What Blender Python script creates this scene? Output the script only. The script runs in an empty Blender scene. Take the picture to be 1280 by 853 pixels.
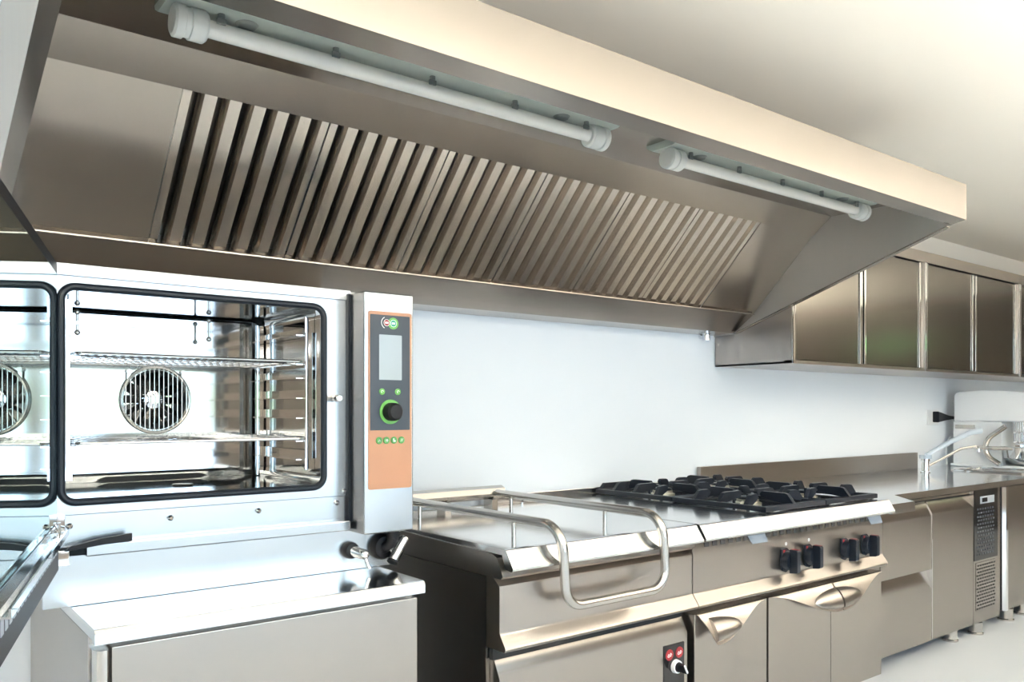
import bpy, bmesh, math
from mathutils import Vector, Matrix
PI = math.pi
sc = bpy.context.scene
COL = sc.collection
WL = {}

# ------------------------------------------------------------------ materials
def pmat(name, color, rough=0.5, metal=0.0, grain=None, bump=0.0, rvar=0.0, spec=None, coat=0.0, emit=None, estr=0.0, trans=0.0, ior=None):
    m = bpy.data.materials.new(name); m.use_nodes = True
    nt = m.node_tree; b = nt.nodes['Principled BSDF']
    b.inputs['Base Color'].default_value = (*color, 1)
    b.inputs['Roughness'].default_value = rough
    b.inputs['Metallic'].default_value = metal
    if spec is not None: b.inputs['Specular IOR Level'].default_value = spec
    if coat: b.inputs['Coat Weight'].default_value = coat
    if trans: b.inputs['Transmission Weight'].default_value = trans
    if ior: b.inputs['IOR'].default_value = ior
    if emit:
        b.inputs['Emission Color'].default_value = (*emit, 1); b.inputs['Emission Strength'].default_value = estr
    if grain:
        tc = nt.nodes.new('ShaderNodeTexCoord'); mp = nt.nodes.new('ShaderNodeMapping')
        mp.inputs['Scale'].default_value = grain
        nt.links.new(tc.outputs['Object'], mp.inputs['Vector'])
        no = nt.nodes.new('ShaderNodeTexNoise'); no.inputs['Scale'].default_value = 1.0
        no.inputs['Detail'].default_value = 3.0
        nt.links.new(mp.outputs['Vector'], no.inputs['Vector'])
        if rvar:
            mr = nt.nodes.new('ShaderNodeMapRange')
            mr.inputs['To Min'].default_value = max(0.01, rough - rvar); mr.inputs['To Max'].default_value = rough + rvar
            nt.links.new(no.outputs['Fac'], mr.inputs['Value']); nt.links.new(mr.outputs['Result'], b.inputs['Roughness'])
        if bump:
            bp = nt.nodes.new('ShaderNodeBump'); bp.inputs['Strength'].default_value = bump; bp.inputs['Distance'].default_value = 0.002
            nt.links.new(no.outputs['Fac'], bp.inputs['Height']); nt.links.new(bp.outputs['Normal'], b.inputs['Normal'])
    return m

STEEL = (0.40, 0.365, 0.332)
M = {}
M['steel'] = pmat('brushed_steel', STEEL, 0.28, 1.0)
M['ovensteel'] = pmat('bright_oven_steel', (0.50, 0.505, 0.51), 0.26, 1.0)
M['steel_v'] = pmat('brushed_steel_upright_grain', STEEL, 0.26, 1.0)
M['hood'] = pmat('hood_steel', (0.45, 0.405, 0.36), 0.24, 1.0)
M['filter'] = pmat('filter_steel', (0.62, 0.565, 0.51), 0.22, 1.0)
M['top'] = pmat('polished_worktop_steel', (0.80, 0.80, 0.80), 0.13, 1.0, (3, 20, 20), 0.0, 0.03)
M['mirror'] = pmat('mirror_polished_steel', (0.64, 0.65, 0.65), 0.07, 1.0, (5, 5, 5), 0.03, 0.03)
M['chrome'] = pmat('chrome', (0.85, 0.85, 0.85), 0.06, 1.0)
M['tubesteel'] = pmat('satin_tube_steel', (0.58, 0.55, 0.51), 0.22, 1.0)
M['darksteel'] = pmat('dark_fan_steel', (0.10, 0.095, 0.09), 0.4, 1.0)
M['iron'] = pmat('cast_iron_enamel', (0.006, 0.009, 0.016), 0.36, spec=0.35)
M['black'] = pmat('black_plastic', (0.006, 0.006, 0.008), 0.45, spec=0.25)
M['rubber'] = pmat('black_rubber', (0.005, 0.008, 0.014), 0.4, spec=0.3)
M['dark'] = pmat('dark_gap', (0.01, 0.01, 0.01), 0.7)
M['gloss'] = pmat('black_gloss_panel', (0.008, 0.008, 0.009), 0.08, 0.0)
M['white'] = pmat('white_enamel', (0.88, 0.89, 0.90), 0.3)
M['lampwhite'] = pmat('lamp_white_plastic', (0.72, 0.72, 0.68), 0.35)
M['batten'] = pmat('batten_enamel', (0.38, 0.425, 0.39), 0.4)
M['tube'] = pmat('frosted_tube', (0.84, 0.82, 0.76), 0.12, 0.0, coat=0.5)
M['copper'] = pmat('copper_orange_overlay', (0.40, 0.20, 0.115), 0.38, 0.2)
M['slate'] = pmat('slate_overlay', (0.027, 0.036, 0.048), 0.35)
M['display'] = pmat('display_glass', (0.33, 0.36, 0.37), 0.12)
M['green'] = pmat('green_button', (0.07, 0.25, 0.06), 0.35)
M['lime'] = pmat('lime_green', (0.12, 0.36, 0.07), 0.4)
M['teal'] = pmat('teal_green', (0.02, 0.25, 0.17), 0.4)
M['red'] = pmat('red_mark', (0.25, 0.008, 0.014), 0.4)
M['mark'] = pmat('white_mark', (0.85, 0.85, 0.85), 0.5)
M['pale_patch'] = pmat('pale_mark_and_glint', (0.30, 0.33, 0.37), 0.4)
M['brass'] = pmat('pale_burner_brass', (0.80, 0.74, 0.62), 0.3, 1.0)
M['wall'] = pmat('white_wall_paint', (0.84, 0.87, 0.905), 0.6, 0.0)
M['ceil'] = pmat('cream_ceiling_paint', (0.88, 0.83, 0.735), 0.7, 0.0)
M['floor'] = pmat('pale_floor', (0.53, 0.56, 0.59), 0.6, 0.0, spec=0.3)
M['roomwall'] = pmat('beige_wall_paint', (0.24, 0.195, 0.155), 0.7)
M['farwall'] = pmat('dark_brown_wall_paint', (0.11, 0.092, 0.075), 0.7)
M['clipgrey'] = pmat('grey_clip_plastic', (0.16, 0.175, 0.165), 0.4)
M['frame'] = pmat('window_frame_paint', (0.6, 0.6, 0.6), 0.5)
M['socket'] = pmat('socket_white', (0.80, 0.81, 0.82), 0.4)
M['cable'] = pmat('grey_cable', (0.55, 0.58, 0.60), 0.5)
M['palelever'] = pmat('pale_blue_grey_plastic', (0.55, 0.62, 0.70), 0.35)
M['signgreen'] = pmat('green_sign_light', (0.06, 0.3, 0.08), 0.5, emit=(0.25, 0.9, 0.25), estr=0.5)

def glassmat(name, tint):
    m = bpy.data.materials.new(name); m.use_nodes = True
    nt = m.node_tree; nt.nodes.remove(nt.nodes['Principled BSDF'])
    out = nt.nodes['Material Output']
    fr = nt.nodes.new('ShaderNodeFresnel'); fr.inputs['IOR'].default_value = 1.5
    tr = nt.nodes.new('ShaderNodeBsdfTransparent'); tr.inputs['Color'].default_value = (*tint, 1)
    gl = nt.nodes.new('ShaderNodeBsdfGlossy'); gl.inputs['Roughness'].default_value = 0.01
    gl.inputs['Color'].default_value = (0.78, 0.87, 0.86, 1)
    mx = nt.nodes.new('ShaderNodeMixShader')
    nt.links.new(fr.outputs[0], mx.inputs[0]); nt.links.new(tr.outputs[0], mx.inputs[1]); nt.links.new(gl.outputs[0], mx.inputs[2])
    nt.links.new(mx.outputs[0], out.inputs['Surface'])
    return m
M['glass'] = glassmat('door_glass', (0.86, 0.93, 0.91))

# ------------------------------------------------------------------ mesh builder
def rot_to(d):
    return Vector((0, 0, 1)).rotation_difference(Vector(d).normalized()).to_matrix().to_4x4()

class MB:
    def __init__(s): s.bm = bmesh.new(); s.mi = 0
    def _new(s, fs):
        for f in fs: f.material_index = s.mi
        return fs
    def face(s, pts):
        return s._new([s.bm.faces.new([s.bm.verts.new(p) for p in pts])])
    def box(s, x0, x1, y0, y1, z0, z1, bev=0.0, seg=2, mat=None):
        r = bmesh.ops.create_cube(s.bm, size=1.0); vs = r['verts']
        sx, sy, sz = x1-x0, y1-y0, z1-z0
        for v in vs: v.co = Vector(((x0+x1)/2+v.co.x*sx, (y0+y1)/2+v.co.y*sy, (z0+z1)/2+v.co.z*sz))
        s._fin(vs, bev, seg, mat)
    def _fin(s, vs, bev, seg, mat):
        fs = set(f for v in vs for f in v.link_faces)
        s._new(fs)
        if bev > 0:
            es = list(set(e for v in vs for e in v.link_edges))
            r = bmesh.ops.bevel(s.bm, geom=es, offset=bev, segments=seg, affect='EDGES', profile=0.5, clamp_overlap=True)
            s._new(r['faces'])
            vs = list(set(v for f in r['faces'] for v in f.verts) | set(v for v in vs if v.is_valid))
        if mat is not None:
            for v in vs: v.co = mat @ v.co
    def prism(s, poly, a, b, axis='X', bev=0.0, mat=None, seg=2):
        # poly in the two other axes: X -> (Y,Z), Y -> (X,Z), Z -> (X,Y)
        def P(p, t):
            return (t, p[0], p[1]) if axis == 'X' else ((p[0], t, p[1]) if axis == 'Y' else (p[0], p[1], t))
        A = [s.bm.verts.new(P(p, a)) for p in poly]; B = [s.bm.verts.new(P(p, b)) for p in poly]
        n = len(poly); fs = []
        fs.append(s.bm.faces.new(A)); fs.append(s.bm.faces.new(B[::-1]))
        for i in range(n): fs.append(s.bm.faces.new((A[i], B[i], B[(i+1) % n], A[(i+1) % n])))
        s._fin(A+B, bev, seg, mat)
    def cyl(s, p0, p1, r0, r1=None, seg=20):
        r1 = r0 if r1 is None else r1
        s.lathe([(0, 0), (r0, 0), (r1, 1), (0, 1)], p0, p1, seg)
    def lathe(s, prof, p0, p1, seg=24):
        # prof (radius, t) with t in 0..1 along p0->p1
        p0 = Vector(p0); d = Vector(p1)-p0; R = rot_to(d)
        rings = []
        for r, t in prof:
            c = p0+d*t
            if r < 1e-6: rings.append([s.bm.verts.new(c)])
            else: rings.append([s.bm.verts.new(c+R @ Vector((r*math.cos(2*PI*k/seg), r*math.sin(2*PI*k/seg), 0))) for k in range(seg)])
        fs = []
        for A, B in zip(rings, rings[1:]):
            if len(A) == 1 and len(B) == 1: continue
            for k in range(seg):
                k2 = (k+1) % seg
                if len(A) == 1: fs.append(s.bm.faces.new((A[0], B[k], B[k2])))
                elif len(B) == 1: fs.append(s.bm.faces.new((A[k], B[0], A[k2])))
                else: fs.append(s.bm.faces.new((A[k], B[k], B[k2], A[k2])))
        s._new(fs)
    def tube(s, pts, r, seg=10, closed=False):
        pts = [Vector(p) for p in pts]; n = len(pts)
        tans = []
        for i in range(n):
            a = pts[i-1] if (i > 0 or closed) else pts[i]
            b = pts[(i+1) % n] if (i < n-1 or closed) else pts[i]
            tans.append((b-a).normalized())
        t0 = tans[0]; up = Vector((0, 0, 1)) if abs(t0.z) < 0.9 else Vector((1, 0, 0))
        nrm = (up-t0*up.dot(t0)).normalized()
        rings = []
        for i in range(n):
            if i:
                q = tans[i-1].rotation_difference(tans[i]); nrm = (q @ nrm).normalized()
            bn = tans[i].cross(nrm)
            rr = r[i] if isinstance(r, (list, tuple)) else r
            rings.append([s.bm.verts.new(pts[i]+(nrm*math.cos(2*PI*k/seg)+bn*math.sin(2*PI*k/seg))*rr) for k in range(seg)])
        fs = []
        pairs = list(zip(rings, rings[1:])) + ([(rings[-1], rings[0])] if closed else [])
        for A, B in pairs:
            for k in range(seg): fs.append(s.bm.faces.new((A[k], A[(k+1) % seg], B[(k+1) % seg], B[k])))
        if not closed:
            fs.append(s.bm.faces.new(rings[0][::-1])); fs.append(s.bm.faces.new(rings[-1]))
        s._new(fs)
    def ball(s, c, rx, ry=None, rz=None, u=20, v=12, mat=None):
        ry = rx if ry is None else ry; rz = rx if rz is None else rz
        r = bmesh.ops.create_uvsphere(s.bm, u_segments=u, v_segments=v, radius=1.0)
        for w in r['verts']:
            w.co = Vector((w.co.x*rx, w.co.y*ry, w.co.z*rz))
            if mat is not None: w.co = mat @ w.co
            w.co += Vector(c)
        s._new(set(f for w in r['verts'] for f in w.link_faces))

def fillet(pts, rad, n=6):
    pts = [Vector(p) for p in pts]; out = [pts[0]]
    rads = rad if isinstance(rad, (list, tuple)) else [rad]*(len(pts)-2)
    for i in range(1, len(pts)-1):
        a, b, c = pts[i-1], pts[i], pts[i+1]; r = rads[i-1]
        u = (a-b).normalized(); w = (c-b).normalized()
        ang = u.angle(w); d = r/math.tan(ang/2)
        d = min(d, (a-b).length*0.49, (c-b).length*0.49); rr = d*math.tan(ang/2)
        cen = b+(u+w).normalized()*(rr/math.sin(ang/2))
        p, q = b+u*d-cen, b+w*d-cen
        tot = p.angle(q); ax = p.cross(q).normalized()
        for k in range(n+1): out.append(cen+Matrix.Rotation(tot*k/n, 3, ax) @ p)
    out.append(pts[-1]); return out

def rrect(x0, x1, z0, z1, r, n=6):
    out = []
    for cx, cz, a0 in ((x1-r, z1-r, 0), (x0+r, z1-r, 90), (x0+r, z0+r, 180), (x1-r, z0+r, 270)):
        for k in range(n+1):
            a = math.radians(a0+90*k/n); out.append((cx+r*math.cos(a), cz+r*math.sin(a)))
    return out

def circ(cx, cz, r, n=28): return [(cx+r*math.cos(2*PI*k/n), cz+r*math.sin(2*PI*k/n)) for k in range(n)]

def ring_plate(mb, inner, rect, y):
    """flat plate in XZ at depth y: rectangle rect=(x0,x1,z0,z1) with hole 'inner'"""
    x0, x1, z0, z1 = rect
    cx = sum(p[0] for p in inner)/len(inner); cz = sum(p[1] for p in inner)/len(inner)
    outer = []
    for p in inner:
        dx, dz = p[0]-cx, p[1]-cz; t = 1e9
        if dx > 1e-9: t = min(t, (x1-cx)/dx)
        if dx < -1e-9: t = min(t, (x0-cx)/dx)
        if dz > 1e-9: t = min(t, (z1-cz)/dz)
        if dz < -1e-9: t = min(t, (z0-cz)/dz)
        outer.append([cx+dx*t, cz+dz*t])
    for c in ((x0, z0), (x1, z0), (x0, z1), (x1, z1)):
        k = min(range(len(outer)), key=lambda i: (outer[i][0]-c[0])**2+(outer[i][1]-c[1])**2); outer[k] = list(c)
    I = [mb.bm.verts.new((p[0], y, p[1])) for p in inner]; O = [mb.bm.verts.new((p[0], y, p[1])) for p in outer]
    n = len(I)
    mb._new([mb.bm.faces.new((I[i], I[(i+1) % n], O[(i+1) % n], O[i])) for i in range(n)])

def obj(name, mb, mats, parent=None, sharp=32, recalc=True, origin=None):
    bm = mb.bm
    if recalc: bmesh.ops.recalc_face_normals(bm, faces=bm.faces)
    lim = math.radians(sharp)
    for e in bm.edges:
        if len(e.link_faces) == 2: e.smooth = e.calc_face_angle(0) < lim
        else: e.smooth = False
    for f in bm.faces: f.smooth = True
    off = WL[parent.name] if parent else (Vector(origin) if origin else None)
    if off is None:
        xs = [v.co.x for v in bm.verts]; ys = [v.co.y for v in bm.verts]; zs = [v.co.z for v in bm.verts]
        off = Vector(((min(xs)+max(xs))/2, (min(ys)+max(ys))/2, min(zs)))
    bmesh.ops.translate(bm, vec=-off, verts=bm.verts)
    me = bpy.data.meshes.new(name); bm.to_mesh(me); bm.free()
    for m in (mats if isinstance(mats, (list, tuple)) else [mats]): me.materials.append(M[m] if isinstance(m, str) else m)
    o = bpy.data.objects.new(name, me); COL.objects.link(o)
    wn = o.modifiers.new('weighted_normals', 'WEIGHTED_NORMAL'); wn.keep_sharp = True; wn.weight = 100; wn.mode = 'FACE_AREA'
    if parent: o.parent = parent
    else: o.location = off
    WL[o.name] = off
    return o

def thing(name, label, cat, loc, group=None):
    o = bpy.data.objects.new(name, None); COL.objects.link(o); o.empty_display_size = 0.1
    o.location = loc; WL[o.name] = Vector(loc)
    return tag(o, label, cat, group)
def tag(o, label, cat, group=None):
    o['label'] = label; o['category'] = cat
    if group: o['group'] = group
    return o
def struct(o): o['kind'] = 'structure'; return o
def dup(root, loc, label, group=None):
    r = root.copy(); COL.objects.link(r); r.location = loc; r['label'] = label
    if group: r['group'] = group
    for ch in list(root.children):
        c = ch.copy(); COL.objects.link(c); c.parent = r
        for g in list(ch.children):
            d = g.copy(); COL.objects.link(d); d.parent = c
    return r
def part(name, parent, mats, fn, **k):
    mb = MB(); fn(mb); return obj(name, mb, mats, parent, **k)

# ------------------------------------------------------------------ room
FZ, CZ = -0.05, 2.74
X0, X1, Y0, Y1 = -2.8, 10.5, -3.6, 3.15
mb = MB(); mb.box(X0-.2, X1+.2, Y0-.2, Y1+.2, FZ-.1, FZ); struct(obj('floor', mb, 'floor'))
mb = MB(); mb.box(X0-.2, X1+.2, Y0-.2, Y1+.2, CZ, CZ+.1); struct(obj('ceiling', mb, 'ceil'))
mb = MB(); mb.box(X0, X1, Y1, Y1+.2, FZ, CZ); struct(obj('wall_rear', mb, 'wall'))
mb = MB(); mb.box(X0-.2, X0, Y0-.2, Y1+.2, FZ, CZ); struct(obj('wall_left', mb, 'wall'))
mb = MB(); mb.box(X1, X1+.2, Y0-.2, Y1+.2, FZ, CZ); struct(obj('wall_right', mb, 'farwall'))
mb = MB(); mb.box(3.9, X1, 3.125, Y1, 2.47, CZ-.001); struct(obj('wall_band_1', mb, 'ceil'))  # cream band laid on the wall above the cabinets
WINS = [(-0.5, 1.3, 0.4, 2.6), (1.4, 3.2, 0.4, 2.6), (3.3, 5.1, 0.4, 2.6)]
mb = MB()
xs = X0
for a, b, c, d in WINS:
    mb.box(xs, a, Y0-.2, Y0, FZ, CZ); mb.box(a, b, Y0-.2, Y0, FZ, c); mb.box(a, b, Y0-.2, Y0, d, CZ); xs = b
mb.box(xs, X1, Y0-.2, Y0, FZ, CZ)
struct(obj('wall_front', mb, 'roomwall'))
for i, (a, b, c, d) in enumerate(WINS):
    mb = MB()
    mb.box(a, b, Y0-.13, Y0-.07, c, c+.07); mb.box(a, b, Y0-.13, Y0-.07, d-.07, d)
    for x in (a, (a+b)/2-.035, b-.07): mb.box(x, x+.07, Y0-.13, Y0-.07, c+.07, d-.07)
    struct(obj('window_%d' % (i+1), mb, 'frame'))
    L = bpy.data.lights.new('daylight_portal', 'AREA'); L.shape = 'RECTANGLE'; L.size = b-a; L.size_y = d-c
    L.cycles.is_portal = True
    lo = bpy.data.objects.new('daylight_portal', L); COL.objects.link(lo)
    lo.location = ((a+b)/2, Y0-.15, (c+d)/2); lo.rotation_euler = (PI/2, 0, 0)

# world: overcast bright sky over green ground
w = bpy.data.worlds.new('sky'); sc.world = w; w.use_nodes = True
nt = w.node_tree; bg = nt.nodes['Background']
tc = nt.nodes.new('ShaderNodeTexCoord'); sep = nt.nodes.new('ShaderNodeSeparateXYZ'); cr = nt.nodes.new('ShaderNodeValToRGB')
mr = nt.nodes.new('ShaderNodeMapRange'); mr.inputs['From Min'].default_value = -1
nt.links.new(tc.outputs['Generated'], sep.inputs[0]); nt.links.new(sep.outputs['Z'], mr.inputs['Value']); nt.links.new(mr.outputs['Result'], cr.inputs['Fac'])
e = cr.color_ramp.elements
e[0].position = 0.0; e[0].color = (0.42, 0.47, 0.52, 1)
e[1].position = 1.0; e[1].color = (0.40, 0.62, 1.0, 1)
for p, c in ((0.46, (0.56, 0.74, 0.95, 1)), (0.485, (0.56, 0.73, 0.92, 1)), (0.497, (0.28, 0.38, 0.26, 1)), (0.512, (0.30, 0.42, 0.30, 1)), (0.525, (0.62, 0.83, 1.0, 1)), (0.62, (0.54, 0.79, 1.0, 1)), (0.75, (0.38, 0.66, 1.0, 1))):
    k = e.new(p); k.color = c
nt.links.new(cr.outputs['Color'], bg.inputs['Color']); bg.inputs['Strength'].default_value = 2.8

# ------------------------------------------------------------------ camera
cam = bpy.data.cameras.new('camera'); co = bpy.data.objects.new('camera', cam); COL.objects.link(co)
cam.sensor_width = 36; cam.lens = 1032/1280*36; cam.shift_y = (512-426.5)/1280; cam.clip_start = 0.02
co.location = (0, 0, 1.36); co.rotation_euler = (PI/2, 0, -math.atan(810/1032))
sc.camera = co

# ------------------------------------------------------------------ exhaust hood
hood = thing('exhaust_hood', 'long brushed steel extractor hood with slatted grease filters over the cookers', 'extractor hood', (2.14, 2.4, 1.79))
HX0, HX1 = 0.275, 4.012
def canopy(m):
    m.box(HX0, HX1, 1.707, 1.713, 2.238, 2.401)
    m.prism([(1.7075, 2.2375), (1.7775, 2.225), (1.7775, 2.230), (1.7135, 2.2435)], HX0, HX1)
    m.box(HX0, HX1, 1.7135, 3.145, 2.395, 2.4005)
part('canopy', hood, 'hood', canopy)
SIDE = [(3.145, 1.792), (3.145, 2.3945), (1.7135, 2.3945), (1.7135, 2.244), (2.99, 1.802)]
M['sidesteel'] = pmat('satin_hood_side_steel', (0.60, 0.575, 0.54), 0.45, 1.0, (30, 30, 3), 0.0, 0.06)
for a in (HX0, HX1-.005): part('side_panel', hood, 'sidesteel', lambda m: m.prism(SIDE, a, a+.005))
for a, b in ((HX0, HX0+.038), (HX1-.032, HX1)):
    part('side_rim', hood, 'hood', lambda m: m.prism([(2.985, 1.798), (2.985, 1.804), (1.780, 2.2195), (1.780, 2.2135)], a, b))
part('inner_top', hood, 'hood', lambda m: m.box(HX0+.006, HX1-.006, 1.7145, 2.383, 2.375, 2.381))
def gutter(m):
    m.prism([(2.862, 1.899), (2.995, 1.806), (3.14, 1.800), (3.14, 1.899)], HX0+.01, 3.998)
    m.box(HX0+.01, 3.995, 2.850, 2.876, 1.9, 1.9045)
part('grease_gutter', hood, 'hood', gutter)
def slab(m, p, q, x0, x1, t=0.004):
    d = (Vector((q[0]-p[0], q[1]-p[1]))).normalized(); n = Vector((d.y, -d.x))*t
    if n.y < 0: n = -n
    m.prism([p, q, (q[0]+n.x, q[1]+n.y), (p[0]+n.x, p[1]+n.y)], x0, x1)
part('upper_panel', hood, 'hood', lambda m: slab(m, (2.483, 2.294), (2.379, 2.376), HX0+.006, HX1-.006))
FA, FB = (2.8645, 1.906), (2.466, 2.315)
part('blank_panel', hood, 'hood', lambda m: slab(m, FA, FB, HX0+.006, 0.731))
part('blank_panel', hood, 'hood', lambda m: slab(m, FA, FB, 3.538, HX1-.006))
FT = Vector((FB[0]-FA[0], FB[1]-FA[1])); FL = FT.length; FT.normalize(); FN = Vector((-FT.y, FT.x))
if FN.y > 0: FN = -FN
def FP(x, s, n): return (x, FA[0]+FT.x*s+FN.x*n, FA[1]+FT.y*s+FN.y*n)
def sect(m, poly, s0, s1):   # cross-section polygon in (x, depth) swept up the slope
    A = [m.bm.verts.new(FP(.732+p[0], s0, p[1])) for p in poly]; B = [m.bm.verts.new(FP(.732+p[0], s1, p[1])) for p in poly]
    n = len(poly)
    m._new([m.bm.faces.new(A), m.bm.faces.new(B[::-1])]+[m.bm.faces.new((A[i], B[i], B[(i+1) % n], A[(i+1) % n])) for i in range(n)])
def filt(m, W=0.464):
    t = 0.0016; T = -.002; D = -.032
    sect(m, [(.001, T), (.027, T), (.036, D), (.0345, D), (.0262, T-t), (.001, T-t)], 0.0, FL)
    sect(m, [(W-.001, T), (W-.026, T), (W-.035, D), (W-.0335, D), (W-.0252, T-t), (W-.001, T-t)], 0.0, FL)
    g = .018; a, b = .036+g, W-.035-g
    n = 5; pitch = (b-a+g)/n
    for i in range(n):
        xa = a+i*pitch; xb = xa+pitch-g; f = .010
        sect(m, [(xa, D), (xa+f, T), (xb-f, T), (xb, D), (xb-t*1.5, D), (xb-f-t*.5, T-t), (xa+f+t*.5, T-t), (xa+t*1.5, D)], 0.004, FL)
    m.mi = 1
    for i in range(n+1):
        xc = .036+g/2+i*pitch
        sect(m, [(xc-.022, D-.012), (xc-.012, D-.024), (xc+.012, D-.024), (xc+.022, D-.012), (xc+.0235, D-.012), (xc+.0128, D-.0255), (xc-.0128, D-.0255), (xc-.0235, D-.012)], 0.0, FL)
    m.mi = 0
    sect(m, [(.001, T-.003), (W-.001, T-.003), (W-.001, D-.02), (.001, D-.02)], -.002, .002)
    sect(m, [(.001, T-.003), (W-.001, T-.003), (W-.001, D-.02), (.001, D-.02)], FL-.004, FL)
mb = MB(); filt(mb)
M['filterback'] = pmat('shaded_rear_baffle_steel', (0.20, 0.18, 0.155), 0.3, 1.0)  # shade inside the filter grooves put into the rear baffle colour
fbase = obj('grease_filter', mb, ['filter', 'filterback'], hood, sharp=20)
for i in range(1, 6):
    c = fbase.copy(); COL.objects.link(c); c.parent = hood; c.location.x += i*0.4676
# ------------------------------------------------------------------ fluorescent lights
def lamp(x0, x1, label):
    t = thing('fluorescent_light', label, 'strip light', ((x0+x1)/2, 2.10, 2.374), 'strip lights under the hood')
    ty, tz = 2.101, 2.316
    part('batten', t, 'batten', lambda m: m.prism([(2.016, 2.3745), (2.02, 2.363), (2.053, 2.349), (2.158, 2.349), (2.182, 2.363), (2.186, 2.3745)], x0-.03, x1+.03))
    part('tube', t, 'tube', lambda m: m.cyl((x0+.03, ty, tz), (x1-.03, ty, tz), .0225, seg=28))
    for x, sgn in ((x0, 1), (x1, -1)):
        def cap(m):
            m.lathe([(0, 0), (.034, 0), (.041, .06), (.041, .30), (.036, .33), (.036, .48), (.040, .50), (.040, .92), (.034, 1), (0, 1)], (x-.012*sgn, ty, tz), (x+.07*sgn, ty, tz), 32)
            m.box(min(x, x+.018*sgn)-.004, max(x, x+.018*sgn), ty-.022, ty+.022, tz, 2.374, .004)
        part('end_cap', t, 'lampwhite', cap)
    n = 5
    for i in range(n):
        xx = x0+.10+(x1-x0-.2)*i/(n-1)
        def clip(m):
            m.cyl((xx, 2.075, 2.349), (xx, 2.075, 2.338), .009, seg=10); m.box(xx-.012, xx+.012, 2.071, 2.079, 2.324, 2.339, .002)
        part('clip', t, 'clipgrey', clip)
    for xx in (x0+.17, x1-.2):
        part('knockout_plug', t, 'clipgrey', lambda m: m.lathe([(0, 1), (.022, 1), (.026, .3), (.03, 0)], (xx, 2.09, 2.3495), (xx, 2.09, 2.341), 20))
lamp(0.604, 2.0535, 'long unlit tube light with white caps under the hood, above the oven end')
lamp(2.4045, 3.813, 'long unlit tube light with white caps under the hood, above the stove end')

# ------------------------------------------------------------------ oven stand
stand = thing('oven_stand', 'low steel cabinet stand with shelf top carrying the open oven', 'cabinet', (0.9, 2.66, FZ))
def stop(m):
    m.prism([(3.14, .80), (3.14, .83), (2.186, .83), (2.178, .828), (2.172, .82), (2.172, .793), (2.20, .793), (2.204, .80)], .435, 1.364)
part('top_shelf', stand, 'top', stop)
def scab(m):
    m.box(.435, 1.356, 2.245, 3.14, .06, .799)
part('cabinet_body', stand, 'steel_v', scab)
d = part('door', stand, 'steel_v', lambda m: m.box(.478, 1.354, 2.2, 2.243, .08, .776, .004))
part('handle', d, 'tubesteel', lambda m: m.prism([(.440, 2.243), (.440, 2.222), (.446, 2.206), (.456, 2.2), (.468, 2.2), (.474, 2.206), (.474, 2.243)], .08, .77, 'Z'))
for x in (.50, 1.29):
    for y in (2.31, 3.07):
        part('leg', stand, 'tubesteel', lambda m: m.cyl((x, y, FZ), (x, y, .06), .025))

# ------------------------------------------------------------------ combi oven
oven = thing('combi_oven', 'steel combi steam oven with glass door open and upright control panel', 'oven', (0.9, 2.8, 0.83))
OY = 2.472
inner = rrect(.418, 1.158, 1.118, 1.682, .03)
def casing(m):
    ring_plate(m, inner, (.385, 1.262, 1.077, 1.714), OY)
    m.box(.385, 1.262, OY-.004, OY+.03, 1.718, 1.752, .003)
    m.box(.385, 1.262, OY+.003, OY+.03, 1.712, 1.72)
    m.box(.385, .392, OY, 3.10, .832, 1.752); m.box(1.415, 1.422, OY+.02, 3.10, .832, 1.74)
    m.box(1.268, 1.42, OY+.0, OY+.02, .832, 1.74)
    m.box(.385, 1.422, 3.095, 3.10, .832, 1.745)
    m.box(.385, 1.245, OY+.004, OY+.012, .99, 1.075)
    m.prism([(OY+.008, .965), (OY-.028, .965), (OY-.03, .968), (OY-.03, .992), (OY-.027, .997), (OY+.008, .997)], .47, 1.246)
    m.box(.370, 1.422, OY-.001, OY+.02, .8315, .966)
part('casing', oven, 'ovensteel', casing)
part('top_cover', oven, 'sidesteel', lambda m: m.box(.385, 1.422, OY+.0305, 3.10, 1.7455, 1.752))
part('edge_seal', oven, 'rubber', lambda m: m.box(1.250, 1.258, OY-.012, OY+.02, .99, 1.74))
def cavity(m):
    loops = []
    for y in (OY, 3.0): loops.append([m.bm.verts.new((p[0], y, p[1])) for p in inner])
    n = len(inner)
    m._new([m.bm.faces.new((loops[0][i], loops[0][(i+1) % n], loops[1][(i+1) % n], loops[1][i])) for i in range(n)])
    # rear baffle with the round fan opening, set between chamfered side plates
    ring_plate(m, circ(.785, 1.393, .103, 40), (.50, 1.075, 1.15, 1.672), 2.975)
    q = [(.50, 1.15), (1.075, 1.15), (1.075, 1.672), (.50, 1.672)]; r = [(.44, 1.119), (1.13, 1.119), (1.13, 1.681), (.44, 1.681)]
    for i in range(4):
        j = (i+1) % 4
        m.face([(q[i][0], 2.975, q[i][1]), (q[j][0], 2.975, q[j][1]), (r[j][0], 3.0, r[j][1]), (r[i][0], 3.0, r[i][1])])
part('cavity', oven, 'mirror', cavity)
def recess(m):
    c = circ(.785, 1.393, .104, 40); n = len(c)
    A = [m.bm.verts.new((p[0], 2.975, p[1])) for p in c]; B = [m.bm.verts.new((p[0], 3.085, p[1])) for p in c]
    m._new([m.bm.faces.new((A[i], A[(i+1) % n], B[(i+1) % n], B[i])) for i in range(n)]); m.bm.faces.new(B)
part('fan_recess', oven, 'darksteel', recess)
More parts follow.
